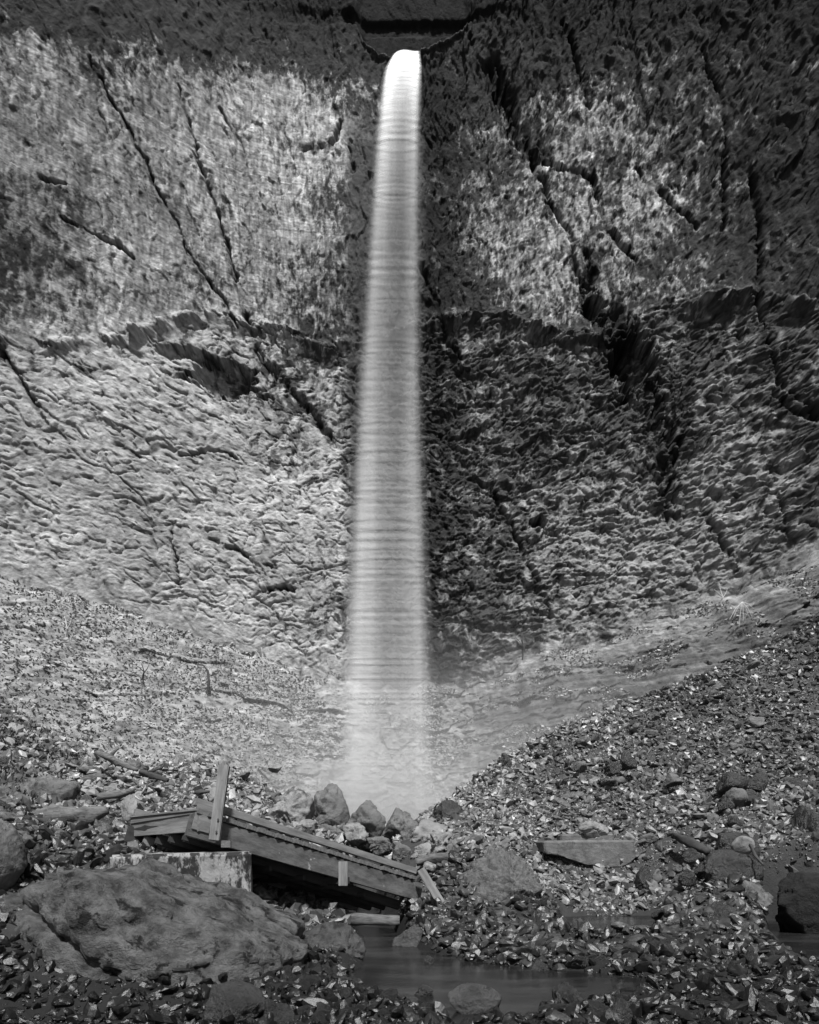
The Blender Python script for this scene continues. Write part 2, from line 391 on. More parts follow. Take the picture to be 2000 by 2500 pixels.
tag(o, 'low leafy plants and grass covering the slope under the cliff', 'ground cover', kind='stuff')

# ------------------------------------------------------------------ GROUND
CP = [ # u, v, Y in the photo
(1050,2015,21),(1130,1945,23),(1215,1865,24),(1350,1790,26),(1500,1735,28),(1650,1680,29),(1800,1615,30),(2000,1515,31),(2300,1350,31),
(1150,2000,20),(1300,1950,21.5),(1500,1900,22.5),(1800,1800,24),(2000,1750,25),
(1090,2050,17.6),(1200,2055,18),(1350,2062,18.2),(1450,2050,18.2),(1600,2060,18),(1750,2030,17),(1900,1990,16.5),(2100,1950,16),
(1150,2090,14.2),(1240,2100,14.2),(1300,2125,16.8),(1450,2160,17.2),(1600,2155,17),(1720,2150,15),(1850,2150,13.5),(2000,2100,13.5),(1950,2300,11.2),(2060,2300,11.2),(2200,2080,13),
(1130,2185,12.9),(1230,2180,13.2),(1310,2195,13.4),(1350,2245,13.6),(1450,2266,14.0),(1670,2205,13.6),(1750,2225,12.3),(1830,2262,11.6),
(1200,2290,11.4),(1400,2318,11.2),(1500,2300,12.2),(1600,2300,11),(1750,2330,10),(1900,2360,9.2),(2100,2350,9.2),
(1200,2330,10.1),(1500,2350,9.4),(1750,2400,8.2),(2000,2430,7.5),(1700,2490,6.6),(1300,2500,6.4),(1900,2520,6.2),
(880,2450,7.4),(700,2450,7.2),(600,2440,7.2),(900,2500,6.5),(400,2490,6.6),(1050,2500,6.4),
(620,2210,11.3),(700,2190,12.5),(800,2215,13),(650,2150,14),(850,2160,15),(960,2200,14.5),
(0,1716,22),(150,1812,21.5),(270,1850,21),(400,1882,20),(460,1868,20),(560,1880,19.8),(650,1935,19.5),(800,2000,19.3),(950,2045,19.8),
(-200,1600,21),(0,1880,16),(200,1930,16),(350,1960,16),(500,1965,16.5),(650,2035,15.5),(800,2060,15),(950,2080,16),(1000,2100,15),
(100,2040,11.5),(250,2040,12),(0,2080,9.5),(350,2070,12),(500,2100,11.5),(150,2110,9.5),(-150,2050,9),
(0,2340,7.3),(-200,2340,7),(200,2560,6.4),(0,2560,6.2)]
CPW = [tuple(P(*c)) for c in CP] + [(0,28,.5),(-2,34,.2),(-2,42,0),(6,33,.8),(14,36,3.5),(22,38,8),(-10,28,1.6),(-18,30,4),(-8,36,.5),(-20,40,5),
  (30,34,14),(34,20,12),(28,12,6),(-26,24,11),(-26,12,7),(-14,8,3),(14,8,.8),(10,3,0),(0,3,0),(-8,3,.6),(0,-6,0),(14,-6,2),(-14,-6,2),(-34,34,14),(0,52,0),(20,48,6),(-20,48,6),(40,0,14),(-40,0,14)]
CPW = np.array(CPW)
def tps(r2): return .5*r2*np.log(r2+1e-9)
n = len(CPW); A = np.zeros((n+3, n+3)); D2 = ((CPW[:,None,:2]-CPW[None,:,:2])**2).sum(-1)
A[:n,:n] = tps(D2) + np.eye(n)*.15; A[:n,n] = 1; A[:n,n+1:] = CPW[:,:2]; A[n:,:n] = A[:n,n:].T
W_ = np.linalg.solve(A, np.concatenate([CPW[:,2], [0,0,0]]))
def poly_sdf(x, y, poly):
    d = seg_dist(x, y, list(poly)+[poly[0]])
    ins = np.zeros(x.shape, bool)
    for (ax, ay), (bx, by) in zip(poly, list(poly[1:])+[poly[0]]):
        c = ((ay > y) != (by > y)) & (x < (bx-ax)*(y-ay)/((by-ay) if by != ay else 1e-9)+ax)
        ins ^= c
    return np.where(ins, -d, d)
def onwater(u, v, z=0.0):
    Y = (EYE-z)/(K*(v-VH)); return ((u-1000)*K*Y, Y)
STREAM = [onwater(*p) for p in [(860,2205),(930,2205),(970,2268),(1010,2305),(1060,2330),(1130,2345),(1290,2365),(1420,2372),(1580,2390),(1605,2418),(1500,2440),(1380,2452),(1250,2490),(1120,2505),(1030,2455),(960,2432),(870,2418),(840,2388),(880,2360),(870,2330),(850,2300),(845,2268)]]
POOL1 = [onwater(*p, .15) for p in [(1370,2238),(1615,2234),(1600,2268),(1490,2282),(1385,2272)]]
POOL2 = [onwater(*p, .1) for p in [(1850,2245),(2080,2250),(2300,2250),(2250,2370),(1980,2352),(1890,2310)]]
def ground(x, y):
    h = np.full(x.shape, W_[n], np.float64) + W_[n+1]*x + W_[n+2]*y
    for i in range(n): h = h + W_[i]*tps((x-CPW[i,0])**2+(y-CPW[i,1])**2)
    j = fbm(x*1.1, y*1.1, 3, 500)*.12
    near = sstep(30, 12, y)
    h = h + .10*fbm(x*.8, y*.8, 4, 510)
    for poly, dep, zl in ((STREAM,.16,0),(POOL1,.2,.15),(POOL2,.25,.1)):
        sd = poly_sdf(x, y, poly) + j
        bank = np.maximum(h, zl+.035)
        t = sstep(-.25, .22, sd)
        h = np.where(sd < .6, (zl-dep)*(1-t) + np.where(sd < .6, bank, h)*t, h)
    return h
ys = np.concatenate([np.linspace(-8, 5, 20), 5*np.exp(np.linspace(0, math.log(56/5), 520))[1:]])
xg = np.sinh(np.linspace(-1, 1, 620)*2.4)/math.sinh(2.4)*42
GX, GY = np.meshgrid(xg, ys)
GZ = ground(GX, GY)
GZ = GZ + .05*fbm(GX*3, GY*3, 4, 520, ridged=True)*(GZ > .0)
wet_shade = sstep(1.2, .1, GZ)*sstep(17, 13, GY)
gt = .03*(1-wet_shade)+.006*wet_shade  # wet ground; shade of the gaps between stones put into its tone
gt = gt*(1+.5*fbm(GX*2, GY*2, 4, 530))
me = mesh_np('ground', np.stack([GX, GY, GZ], -1).reshape(-1,3), grid_faces(*GZ.shape), M_ground, {'tone': gt.ravel()})
o = link(bpy.data.objects.new('ground', me)); tag(o, kind='structure')
def gz(x, y): return float(ground(np.array([x]), np.array([y]))[0])

# water of the stream and pools
m = bpy.data.materials.new('stream_water'); nn, ll = nodes_of(m); b = nn['Principled BSDF']
b.inputs['Base Color'].default_value = (.018,)*3+(1,); b.inputs['Roughness'].default_value = .22; b.inputs['IOR'].default_value = 1.33
tc = nn.new('ShaderNodeTexCoord'); mp = nn.new('ShaderNodeMapping'); mp.inputs['Scale'].default_value = (.5, 1.5, 1)
no = nn.new('ShaderNodeTexNoise'); no.inputs['Scale'].default_value = 1.3; no.inputs['Detail'].default_value = 3
cr = nn.new('ShaderNodeValToRGB'); cr.color_ramp.elements[0].position = .45; cr.color_ramp.elements[1].position = .75
cr.color_ramp.elements[0].color = (.008,)*3+(1,); cr.color_ramp.elements[1].color = (.028,)*3+(1,)
bu = nn.new('ShaderNodeBump'); bu.inputs['Strength'].default_value = .25; bu.inputs['Distance'].default_value = .08
ll.new(tc.outputs['Object'], mp.inputs[0]); ll.new(mp.outputs[0], no.inputs['Vector']); ll.new(no.outputs['Fac'], cr.inputs[0])
ll.new(cr.outputs[0], b.inputs['Base Color']); ll.new(no.outputs['Fac'], bu.inputs['Height']); ll.new(bu.outputs[0], b.inputs['Normal'])
M_water = m
def water(name, poly, z=0.0):
    cx = sum(p[0] for p in poly)/len(poly); cy = sum(p[1] for p in poly)/len(poly)
    bm = bmesh.new(); vs = []
    for x, y in poly:
        d = math.hypot(x-cx, y-cy); k = (d+.5)/d
        vs.append(bm.verts.new((cx+(x-cx)*k, cy+(y-cy)*k, z)))
    bm.faces.new(vs); bmesh.ops.triangulate(bm, faces=bm.faces)
    bmesh.ops.recalc_face_normals(bm, faces=bm.faces)
    for f_ in bm.faces:
        if f_.normal.z < 0: f_.normal_flip()
    me = bpy.data.meshes.new(name); bm.to_mesh(me); bm.free(); me.materials.append(M_water)
    o = link(bpy.data.objects.new(name, me)); tag(o, kind='structure'); return o
# outline grown sideways by walking the bank, so the sheet always dips under the stones
def grow(poly, g):
    out = []; k = len(poly); area = sum(poly[i][0]*poly[(i+1)%k][1]-poly[(i+1)%k][0]*poly[i][1] for i in range(k))
    s = 1 if area > 0 else -1
    for i in range(k):
        a = Vector(poly[i-1]); b_ = Vector(poly[i]); c = Vector(poly[(i+1)%k])
        d = ((b_-a).normalized()+(c-b_).normalized()).normalized()
        out.append((b_.x+s*d.y*g, b_.y-s*d.x*g))
    return out
def water2(name, poly, g, z=0.0):
    q = grow(poly, g)
    bm = bmesh.new(); f_ = bm.faces.new([bm.verts.new((x, y, z)) for x, y in q])
    bmesh.ops.triangulate(bm, faces=bm.faces)
    for t_ in bm.faces:
        t_.normal_update()
        if t_.normal.z < 0: t_.normal_flip()
    me = bpy.data.meshes.new(name); bm.to_mesh(me); bm.free(); me.materials.append(M_water)
    return tag(link(bpy.data.objects.new(name, me)), kind='structure')
water2('stream', STREAM, .12); water2('still_pool', POOL1, .15, .15); water2('dark_pool', POOL2, .15, .1)

# ------------------------------------------------------------------ ROCKS
def ico(sub):
    bm = bmesh.new(); bmesh.ops.create_icosphere(bm, subdivisions=sub, radius=1)
    V = np.array([v.co[:] for v in bm.verts]); F = np.array([[v.index for v in f.verts] for f in bm.faces]); bm.free()
    return V, F
ICO = {s: ico(s) for s in (1, 2, 4, 5, 6)}

def n3(p, f, seed, o=4, ridged=False):
    a = fbm(p[:,0]*f+p[:,2]*f*.31+9, p[:,1]*f+p[:,2]*f*.77, o, seed, ridged=ridged)
    b_ = fbm(p[:,2]*f-p[:,0]*f*.43, p[:,1]*f*.6+p[:,0]*f*.5+5, o, seed+50, ridged=ridged)
    return (a+b_)*.5

def rock_verts(seed, sub=4, planes=9, rough=.06, round_=.0, custom=None):
    r = np.random.default_rng(seed); V, F = ICO[sub]
    N_ = r.normal(size=(planes, 3)); N_ /= np.linalg.norm(N_, axis=1)[:,None]; D = r.uniform(.5, .82, planes)
    if custom is not None: N_ = np.array([c[:3] for c in custom], float); N_ /= np.linalg.norm(N_, axis=1)[:,None]; D = np.array([c[3] for c in custom])
    c = V@N_.T
    rad = np.where(c > .05, D/np.maximum(c, .05), 9).min(1)
    rad = np.minimum(rad, 1.05)
    rad = rad*(1-round_)+round_*.85
    Q = V*rad[:,None]
    if sub > 2:
        Q = Q + V*(n3(V, 1.6, seed, 4)*rough*2.2 + n3(V, 5, seed+9, 5, True)*rough + n3(V, 13, seed+19, 4, True)*rough*.3)[:,None]
        l_, t_, e_ = cells(V[:,0]*2.6+V[:,1]*1.1+seed, V[:,2]*2.6+V[:,1]*.8, seed)
        l2_, t2_, e2_ = cells(V[:,0]*6+V[:,1]*3+seed, V[:,2]*6+V[:,1]*2, seed+5)
        k_ = (1-round_)*min(1.0, rough/.06)
        Q = Q + V*((l_*.035+t_*.10+l2_*.018+t2_*.05)*k_)[:,None]
    return Q, F

def make_rock(name, u0, u1, v0, v1, Y, mat, label, seed, depth=.85, sub=5, planes=9, rough=.06, round_=0., group=None,
              cat='boulder', custom=None, sink=.0, tilt=0, smooth=True):
    """one boulder filling the photo box u0..u1, v0..v1 with its front at distance Y"""
    w = (u1-u0)*K*Y; h = (v1-v0)*K*Y*(1+sink)
    Q, F = rock_verts(seed, sub, planes, rough, round_, custom)
    if tilt:
        c_, s_ = math.cos(tilt), math.sin(tilt)
        Q = Q@np.array([[c_,0,s_],[0,1,0],[-s_,0,c_]]).T
    lo = Q.min(0); hi = Q.max(0); Q = (Q-(lo+hi)/2)/(hi-lo)
    dp = depth*(w+h)/2
    Q = Q*np.array([w, dp, h])
    c = P((u0+u1)/2, v0, Y); 
    cx = c.x*(1+dp*.35/Y); cz = c.z - h
    Q[:,2] += h/2
    me = mesh_np(name, Q, F, mat, {'tone': np.full(len(Q), .1)}, smooth)
    o = link(bpy.data.objects.new(name, me)); o.location = (cx, Y+dp*.35, cz)
    tag(o, label, cat, group); return o

# the huge boulder under the abutment
Vb, Fb = ICO[6]
PL = [(-.06,-.08,1,1.0),(.398,-.12,.917,.84),(-.52,-.12,.854,1.2),(.28,-.80,.55,1.10),(-.35,-.80,.45,1.18),(.1,-1,.05,1.22),(-1,0,0,2.3),(1,0,-.1,1.68),(0,1,.3,1.3),(0,0,-1,1.5),(.6,-.6,.1,1.5)]
Nb = np.array([p[:3] for p in PL], float); Nb /= np.linalg.norm(Nb, axis=1)[:,None]; Db = np.array([p[3] for p in PL])
Sb = Vb*np.array([2.3,1.5,1.3]); sr = np.linalg.norm(Sb, axis=1); dr = Sb/sr[:,None]
cb_ = dr@Nb.T
qb = np.where(cb_ > .03, Db/np.maximum(cb_, .03), 9); kk_ = 26.0
rb = (qb**-kk_).sum(1)**(-1/kk_)
Qb = dr*np.minimum(rb, 2.6)[:,None]
Qb = Qb + dr*(n3(Qb, .9, 5, 4)*.2 + n3(Qb, 2.2, 15, 6, True)*.12 + n3(Qb, 7, 18, 6, True)*.05 + n3(Qb, 20, 28, 4, True)*.018)[:,None]
_l, _t, _e = cells(Qb[:,0]*1.1+Qb[:,1]*.5, Qb[:,2]*1.4+Qb[:,1]*.6, 71); _l2, _t2, _e2 = cells(Qb[:,0]*3+Qb[:,1], Qb[:,2]*3.4+Qb[:,1]*2, 73)
Qb = Qb + dr*(.06*_l+.13*_t+.025*_l2+.06*_t2)[:,None]
Qb = Qb - dr*(.16*np.exp(-((Qb[:,0]*.55+Qb[:,2]*.9-.15+.12*n3(Qb,2,33,3))/.045)**2)*(Qb[:,0] < .3))[:,None]
o = link(bpy.data.objects.new('boulder', mesh_np('boulder', Qb, Fb, M_big, {'tone': np.ones(len(Qb))})))
o.location = P(335, 2338, 8.6); o.scale = (1.12, 1, 1.04)
tag(o, 'huge smooth dark boulder filling the lower left corner under the concrete abutment', 'boulder')
make_rock('boulder', -130, 62, 1984, 2200, 8.2, M_grey, 'round dark boulder cut off by the left edge of the photo', 12, depth=.9, rough=.03, round_=.6, sub=6)
mid = [
(645,772,1915,2022,16.0,M_pale,'pale pitted boulder with a dark right side, leftmost of the row below the waterfall',21),
(758,858,1908,2022,17.0,M_grey,'grey boulder sloping to the right between the pale pitted one and the lumpy dark one',22),
(832,944,1950,2052,16.2,M_grey,'big lumpy dark boulder in the middle of the row below the waterfall',23),
(932,1024,1968,2054,17.1,M_grey,'grey rounded boulder directly under the foot of the waterfall',24),
(985,1096,1996,2064,16.4,M_pale,'smooth pale flat-topped boulder at the right end of the row below the waterfall',25),
(836,902,2006,2052,15.8,M_pale,'small pale boulder in front of the big lumpy dark boulder',26),
(955,1012,2060,2100,15.2,M_grey,'small grey boulder left of the disc-shaped stone above the bridge',27),
(1010,1060,2056,2100,15.0,M_pale,'pale disc-shaped stone standing on edge above the right end of the bridge',28),
(770,845,2010,2050,15.9,M_grey,'low dark boulder between the pale pitted boulder and the bridge rail',29),
(895,960,2040,2078,15.6,M_grey,'low rubble boulder below the lumpy dark boulder, above the middle of the bridge',30)]
for a in mid: make_rock('boulder', *a[:6], a[6], a[7], rough=.07, sink=.35, sub=5)
stream_rocks = [
(715,895,2254,2375,9.6,M_mid,'wedge-shaped dark boulder with a lit top face at the left bank of the stream',41,.05),
(975,1032,2222,2265,13.6,M_dark,'rounded wet boulder under the right end of the bridge',42,.05),
(1022,1054,2218,2262,13.4,M_dark,'narrow upright stone beside the rounded wet boulder under the bridge end',43,.05),
(955,1050,2262,2318,11.5,M_mid,'flat wet boulder on the right bank where the stream comes out',44,.05),
(1030,1060,2334,2360,9.8,M_dark,'small pyramid stone standing in the middle of the stream',45,.06),
(1008,1060,2408,2444,7.7,M_dark,'small dark stone sitting in the near part of the stream',46,.06),
(716,782,2343,2395,8.6,M_dark,'grey stone in front of the wedge-shaped boulder',48,.06),
(817,862,2386,2418,8.0,M_dark,'small egg-shaped stone at the left edge of the stream',49,.04),
(1343,1432,2405,2478,7.2,M_dark,'spiky black rock at the near edge of the stream, right of the potato-shaped boulder',50,.12),
(480,655,2405,2530,6.5,M_dark,'smooth dark boulder at the bottom edge below the huge boulder',51,.03),
(640,720,2440,2520,6.4,M_dark,'dark stone at the bottom edge, left of the stream shingle',52,.05),
(1490,1570,2440,2510,6.5,M_dark,'dark angular stone at the bottom edge right of the spiky black rock',53,.07),
(1190,1260,2330,2362,9.9,M_dark,'low wet stone at the far bank of the stream',54,.06),
(1290,1350,2345,2385,9.3,M_dark,'dark stone lying half in the water on the far bank',55,.06)]
for a in stream_rocks: make_rock('boulder' if a[1]-a[0] > 60 else 'stone', *a[:6], a[6], a[7], rough=a[8], sink=.3, sub=5, cat='boulder' if a[1]-a[0] > 60 else 'stone')
make_rock('boulder', 1091, 1228, 2406, 2500, 6.9, M_mid, 'potato-shaped pitted boulder in the stream at the bottom of the photo', 61, rough=.03, round_=.55, depth=.75)
make_rock('rock_mound', 1085, 1335, 2068, 2262, 13.0, M_mound, 'low rough pebbly mound of rock right of the lower end of the footbridge', 66, rough=.09, depth=.8, sub=6, sink=.2, cat='rock mound')
right_rocks = [
(1410,1490,2002,2034,18.0,M_pale,'pale wedge stone lying on the broken concrete slab',71,M_pale,.05),
(1552,1593,2113,2180,16.8,M_dark,'tall pointed stone standing upright right of the broken slab',72,None,.04),
(1588,1628,2120,2172,17.0,M_grey,'blocky stone leaning behind the tall pointed stone',73,None,.05),
(1785,1838,2040,2078,14.2,M_pale,'white oval stone tilted on the dark boulder at the right',74,None,.02),
(1745,1850,2028,2110,14.7,M_dark,'dark rounded boulder under the white oval stone',75,None,.06),
(1790,1892,2150,2215,12.9,M_grey,'angular grey boulder left of the big mossy boulder',76,None,.07),
(1872,2070,2132,2262,12.4,M_moss,'big black mossy boulder at the right edge above the dark pool',77,None,.08),
(1712,1862,2072,2165,13.8,M_dark,'layered dark outcrop in front of the white oval stone',78,None,.12),
(1680,1830,2205,2300,11.9,M_dark,'long low layered boulder left of the dark pool',79,None,.11),
(1850,1925,2300,2360,10.4,M_dark,'dark flat stone at the near shore of the dark pool',80,None,.07),
(1474,1517,1853,1884,21.4,M_dark,'dark wedge stone high on the right scree slope, left of its twin',81,None,.08),
(1510,1556,1832,1868,21.8,M_dark,'dark forked stone high on the right scree slope',82,None,.12),
(1622,1668,1886,1912,20.4,M_grey,'rounded grey stone in the middle of the right scree slope',83,None,.04),
(1925,2060,1960,2120,14.6,M_dark,'dark jagged rock at the right edge above the mossy boulder',85,None,.15),
(1046,1140,1950,2020,20.6,M_dark,'dark rock at the lower left end of the right scree ridge',86,None,.14),
(1212,1262,1836,1890,23.4,M_dark,'dark knob sticking up on the crest of the right scree ridge',87,None,.16),
(1518,1560,2030,2066,17.8,M_pale,'pale block at the right end of the broken concrete slab',88,None,.05),
(1562,1606,2032,2062,17.9,M_grey,'grey block right of the pale block beside the slab',89,None,.06),
(1820,1870,1748,1772,24.5,M_grey,'rounded stone near the crest of the right scree slope',90,None,.04),
(1360,1440,2190,2225,16.3,M_dark,'dark flat stone above the small still pool',91,None,.08),
(1545,1580,2205,2240,16.2,M_dark,'black square-cut stone at the right end of the small still pool',92,None,.03)]
for a in right_rocks:
    make_rock('boulder' if (a[1]-a[0])*a[4] > 1200 else 'stone', *a[:6], a[6], a[7], rough=a[9], sink=.35, sub=5, cat='boulder' if (a[1]-a[0])*a[4] > 1200 else 'stone',
              round_=.5 if 'oval' in a[6] else 0)
left_rocks = [
(296,340,1938,1995,14.2,M_pale,'pale upright stone left of the bridge end',101,.04),
(92,216,2006,2056,11.8,M_grey,'pale flat-topped stone below the big driftwood log',102,.07),
(120,210,2048,2085,11.0,M_grey,'flat grey stone stacked under the flat-topped stone',103,.07),
(110,200,2082,2122,10.3,M_grey,'grey stone just above the huge boulder',104,.07),
(60,130,2060,2100,10.8,M_grey,'grey stone beside the round boulder at the left edge',105,.07),
(280,332,2048,2082,12.0,M_pale,'pale triangular stone left of the concrete abutment',106,.04),
(236,300,2070,2110,10.6,M_grey,'rubble block at the left end of the concrete abutment',107,.06),
(-30,36,1948,1995,12.6,M_dark,'dark rock at the left edge above the round boulder',108,.07),
(50,200,1885,1972,14.6,M_grey,'low mound of crumbling rock above the big driftwood log',109,.16),
(250,285,1918,1938,15.6,M_pale,'white flat stone above the thin log on the left slope',110,.04),
(500,536,1920,1952,15.4,M_pale,'pale stone behind the leaning bridge post',111,.04),
(655,690,1862,1880,30.0,M_pale,'small pale boulder on the far slope right of the post',112,.04),
(620,700,2150,2215,12.9,M_grey,'rubble boulder under the bridge beside the abutment',113,.1),
(694,745,2190,2222,12.2,M_pale,'pale square stone in the shade under the bridge',114,.04),
(745,800,2165,2215,13.6,M_grey,'grey rock under the middle of the bridge',115,.1)]
for a in left_rocks:
    make_rock('boulder' if (a[1]-a[0])*a[4] > 1200 else 'stone', *a[:6], a[6], a[7], rough=a[8], sink=.35, sub=5, cat='boulder' if (a[1]-a[0])*a[4] > 1200 else 'stone')

# loose rubble nobody could count
def stone_field(name, X, Y_, size, tone, mat, seed, sub=1, flat=.5, label=None, lift=.25):
    r = np.random.default_rng(seed); V, F = ICO[sub]; N = len(X)
    Z = ground(X, Y_)
    out = np.empty((N, len(V), 3), np.float32)
    Pn = 7
    nrm = r.normal(size=(N, Pn, 3)); nrm /= np.linalg.norm(nrm, axis=2)[:,:,None]; D = r.uniform(.38, .8, (N, Pn))
    for i in range(0, N, 4000):
        sl_ = slice(i, i+4000)
        c = np.einsum('vk,npk->nvp', V, nrm[sl_])
        rad = np.where(c > .08, D[sl_][:,None,:]/np.maximum(c, .08), 9).min(2)
        out[sl_] = V[None]*np.minimum(rad, 1.1)[:,:,None]
    out *= np.stack([r.uniform(.7, 1.5, N), r.uniform(.6, 1.1, N), r.uniform(.3, .3+flat, N)], -1)[:,None,:]
    q = r.normal(size=(N, 4)); q[:,1:3] *= .55; q[:,0] += .6; q /= np.linalg.norm(q, axis=1)[:,None]
    w, x, y, z = q.T
    Rm = np.stack([1-2*(y*y+z*z), 2*(x*y-z*w), 2*(x*z+y*w), 2*(x*y+z*w), 1-2*(x*x+z*z), 2*(y*z-x*w), 2*(x*z-y*w), 2*(y*z+x*w), 1-2*(x*x+y*y)], -1).reshape(N,3,3)
    out = np.einsum('nij,nvj->nvi', Rm, out)*size[:,None,None]
    out += np.stack([X, Y_, Z+size*lift*r.uniform(-1, 3.4, N)], -1)[:,None,:]
    FF = (F[None]+(np.arange(N)*len(V))[:,None,None]).reshape(-1, 3)
    tt = np.repeat(tone*r.uniform(.35, 1.6, N), len(V))
    o = link(bpy.data.objects.new(name, mesh_np(name, out.reshape(-1,3), FF, mat, {'tone': tt}, False)))
    tag(o, label, 'rubble', kind='stuff'); return o

def in_water(X, Y_, pad=0.0):
    m = np.zeros(X.shape, bool)
    for p_ in (STREAM, POOL1, POOL2): m |= (poly_sdf(X, Y_, p_) + fbm(X*1.1, Y_*1.1, 3, 500)*.12) < pad
    return m
# right scree
N = 140000
Yr = 13.5 + (33-13.5)*rng.random(N)**.85; Xr = (-.02+.88*rng.random(N))*Yr + .2
keep = (Xr > .3)&(Yr > 13.2)&(Xr < 22)&~in_water(Xr, Yr, .05)
Xr, Yr = Xr[keep], Yr[keep]
szr = (.034+.13*rng.random(len(Xr))**9)*(.75+.02*Yr)
wet = sstep(15.5, 13.5, Yr)*.55
pat = .5+.5*sstep(-.3, .4, fbm(Xr*.25, Yr*.25, 3, 610))
side = 1-.45*sstep(6, 12, Xr)
stone_field('scree', Xr, Yr, szr, .145*(1-wet)*pat*side, M_scree, 31, 1, .45, 'loose angular scree heaped up in the slope on the right')
# left scree
N = 64000
Yl = 10 + (23-10)*rng.random(N)**.8; Xl = (-.86+.90*rng.random(N))*Yl
keep = (Xl < -.2-.0*Yl)&~in_water(Xl, Yl, .05)
Xl, Yl = Xl[keep], Yl[keep]
szl = (.030+.14*rng.random(len(Xl))**9)*(.75+.02*Yl)
stone_field('scree', Xl, Yl, szl, .135*(.5+.6*sstep(10, 17, Yl)), M_scree, 32, 1, .45, 'loose grey rubble on the slope behind and left of the bridge')
# near shingle along the stream, wet; foreground shade put into its tone
N = 74000
Yn = 4.8 + (14.2-4.8)*rng.random(N)**.9; Xn = (-.85+1.75*rng.random(N))*Yn
keep = ~in_water(Xn, Yn, .02) | (rng.random(N) < .012)
Xn, Yn = Xn[keep], Yn[keep]
szn = (.021+.10*rng.random(len(Xn))**7)*(.6+.06*Yn)
stone_field('shingle', Xn, Yn, szn, .019*(.3+1.8*sstep(7, 13.5, Yn)), M_wet, 33, 2, .45, 'dark wet shingle along the near banks of the stream')

# bigger loose stones: individuals, copied from a few shapes
protos = []
for k in range(8):
    Q, F = rock_verts(900+k, 4, 8, .05)
    Q = Q*np.array([1, .8, .6])
    protos.append({m_.name: mesh_np('stone', Q, F, m_, {'tone': np.full(len(Q), 1.)}, True) for m_ in (M_pale, M_grey, M_dark)})
def scatter(cnt, region, smin, smax, mat, label, group, seed):
    r = np.random.default_rng(seed); k = 0
    while k < cnt:
        X, Y_ = region(r)
        if in_water(np.array([X]), np.array([Y_]), .05)[0]: continue
        s = smin + (smax-smin)*r.random()**2.5
        first = bpy.data.objects.new('stone', protos[r.integers(8)][mat.name])
        o = link(first); o.scale = (s, s*r.uniform(.8, 1.1), s*r.uniform(.7, 1.1))
        o.rotation_euler = (r.normal()*.35, r.normal()*.35, r.uniform(0, 6.28))
        o.location = (X, Y_, gz(X, Y_)+s*.28)
        tag(o, label, 'stone', group); k += 1
scatter(70, lambda r: ((lambda y: (r.uniform(.04, .6)*y, y))(r.uniform(15.5, 29))), .16, .38, M_grey,
        'larger grey stone lying loose in the scree slope on the right', 'larger stones in the right scree', 1)
scatter(60, lambda r: ((lambda y: (r.uniform(-.6, -.12)*y, y))(r.uniform(11.5, 20))), .13, .34, M_grey,
        'larger stone lying loose in the rubble slope on the left', 'larger stones in the left rubble', 2)
scatter(95, lambda r: ((lambda y: (r.uniform(.12, .6)*y, y))(r.uniform(6.4, 14))), .07, .2, M_dark,
        'larger dark wet stone in the shingle right of the stream', 'larger stones in the right shingle', 3)
scatter(40, lambda r: ((lambda y: (r.uniform(-.22, -.02)*y, y))(r.uniform(6.3, 8.4))), .07, .17, M_dark,
        'larger dark wet stone in the shingle left of the stream', 'larger stones in the left shingle', 4)
scatter(30, lambda r: ((lambda y: (r.uniform(-.2, .06)*y, y))(r.uniform(13.5, 17))), .12, .3, M_pale,
        'pale stone in the rubble between the bridge and the boulder row', 'stones behind the bridge', 5)

ro = np.random.default_rng(77)
for k in range(16):
    u_ = ro.uniform(1735, 1960); v_ = 1900+ro.uniform(0, 130); w_ = ro.uniform(28, 80); Yk = 18.6-(v_-1900)/130*2.4
    make_rock('stone', u_, u_+w_, v_-w_*.35, v_+w_*.35, Yk, M_dark if k % 4 else M_grey, 'broken black rock in the outcrop above the mossy boulder', 300+k, rough=.1, sink=.4, sub=4, cat='stone', group='broken rocks of the dark outcrop')
for k in range(14):
    u_ = ro.uniform(1640, 1850); v_ = ro.uniform(2080, 2200); w_ = ro.uniform(22, 50); Yk = 15.5-(v_-2080)/120*2.2
    make_rock('stone', u_, u_+w_, v_-w_*.35, v_+w_*.35, Yk, M_dark, 'black rock among the layered boulders between the still pool and the dark pool', 330+k, rough=.1, sink=.4, sub=4, cat='stone', group='black rocks between the two pools')
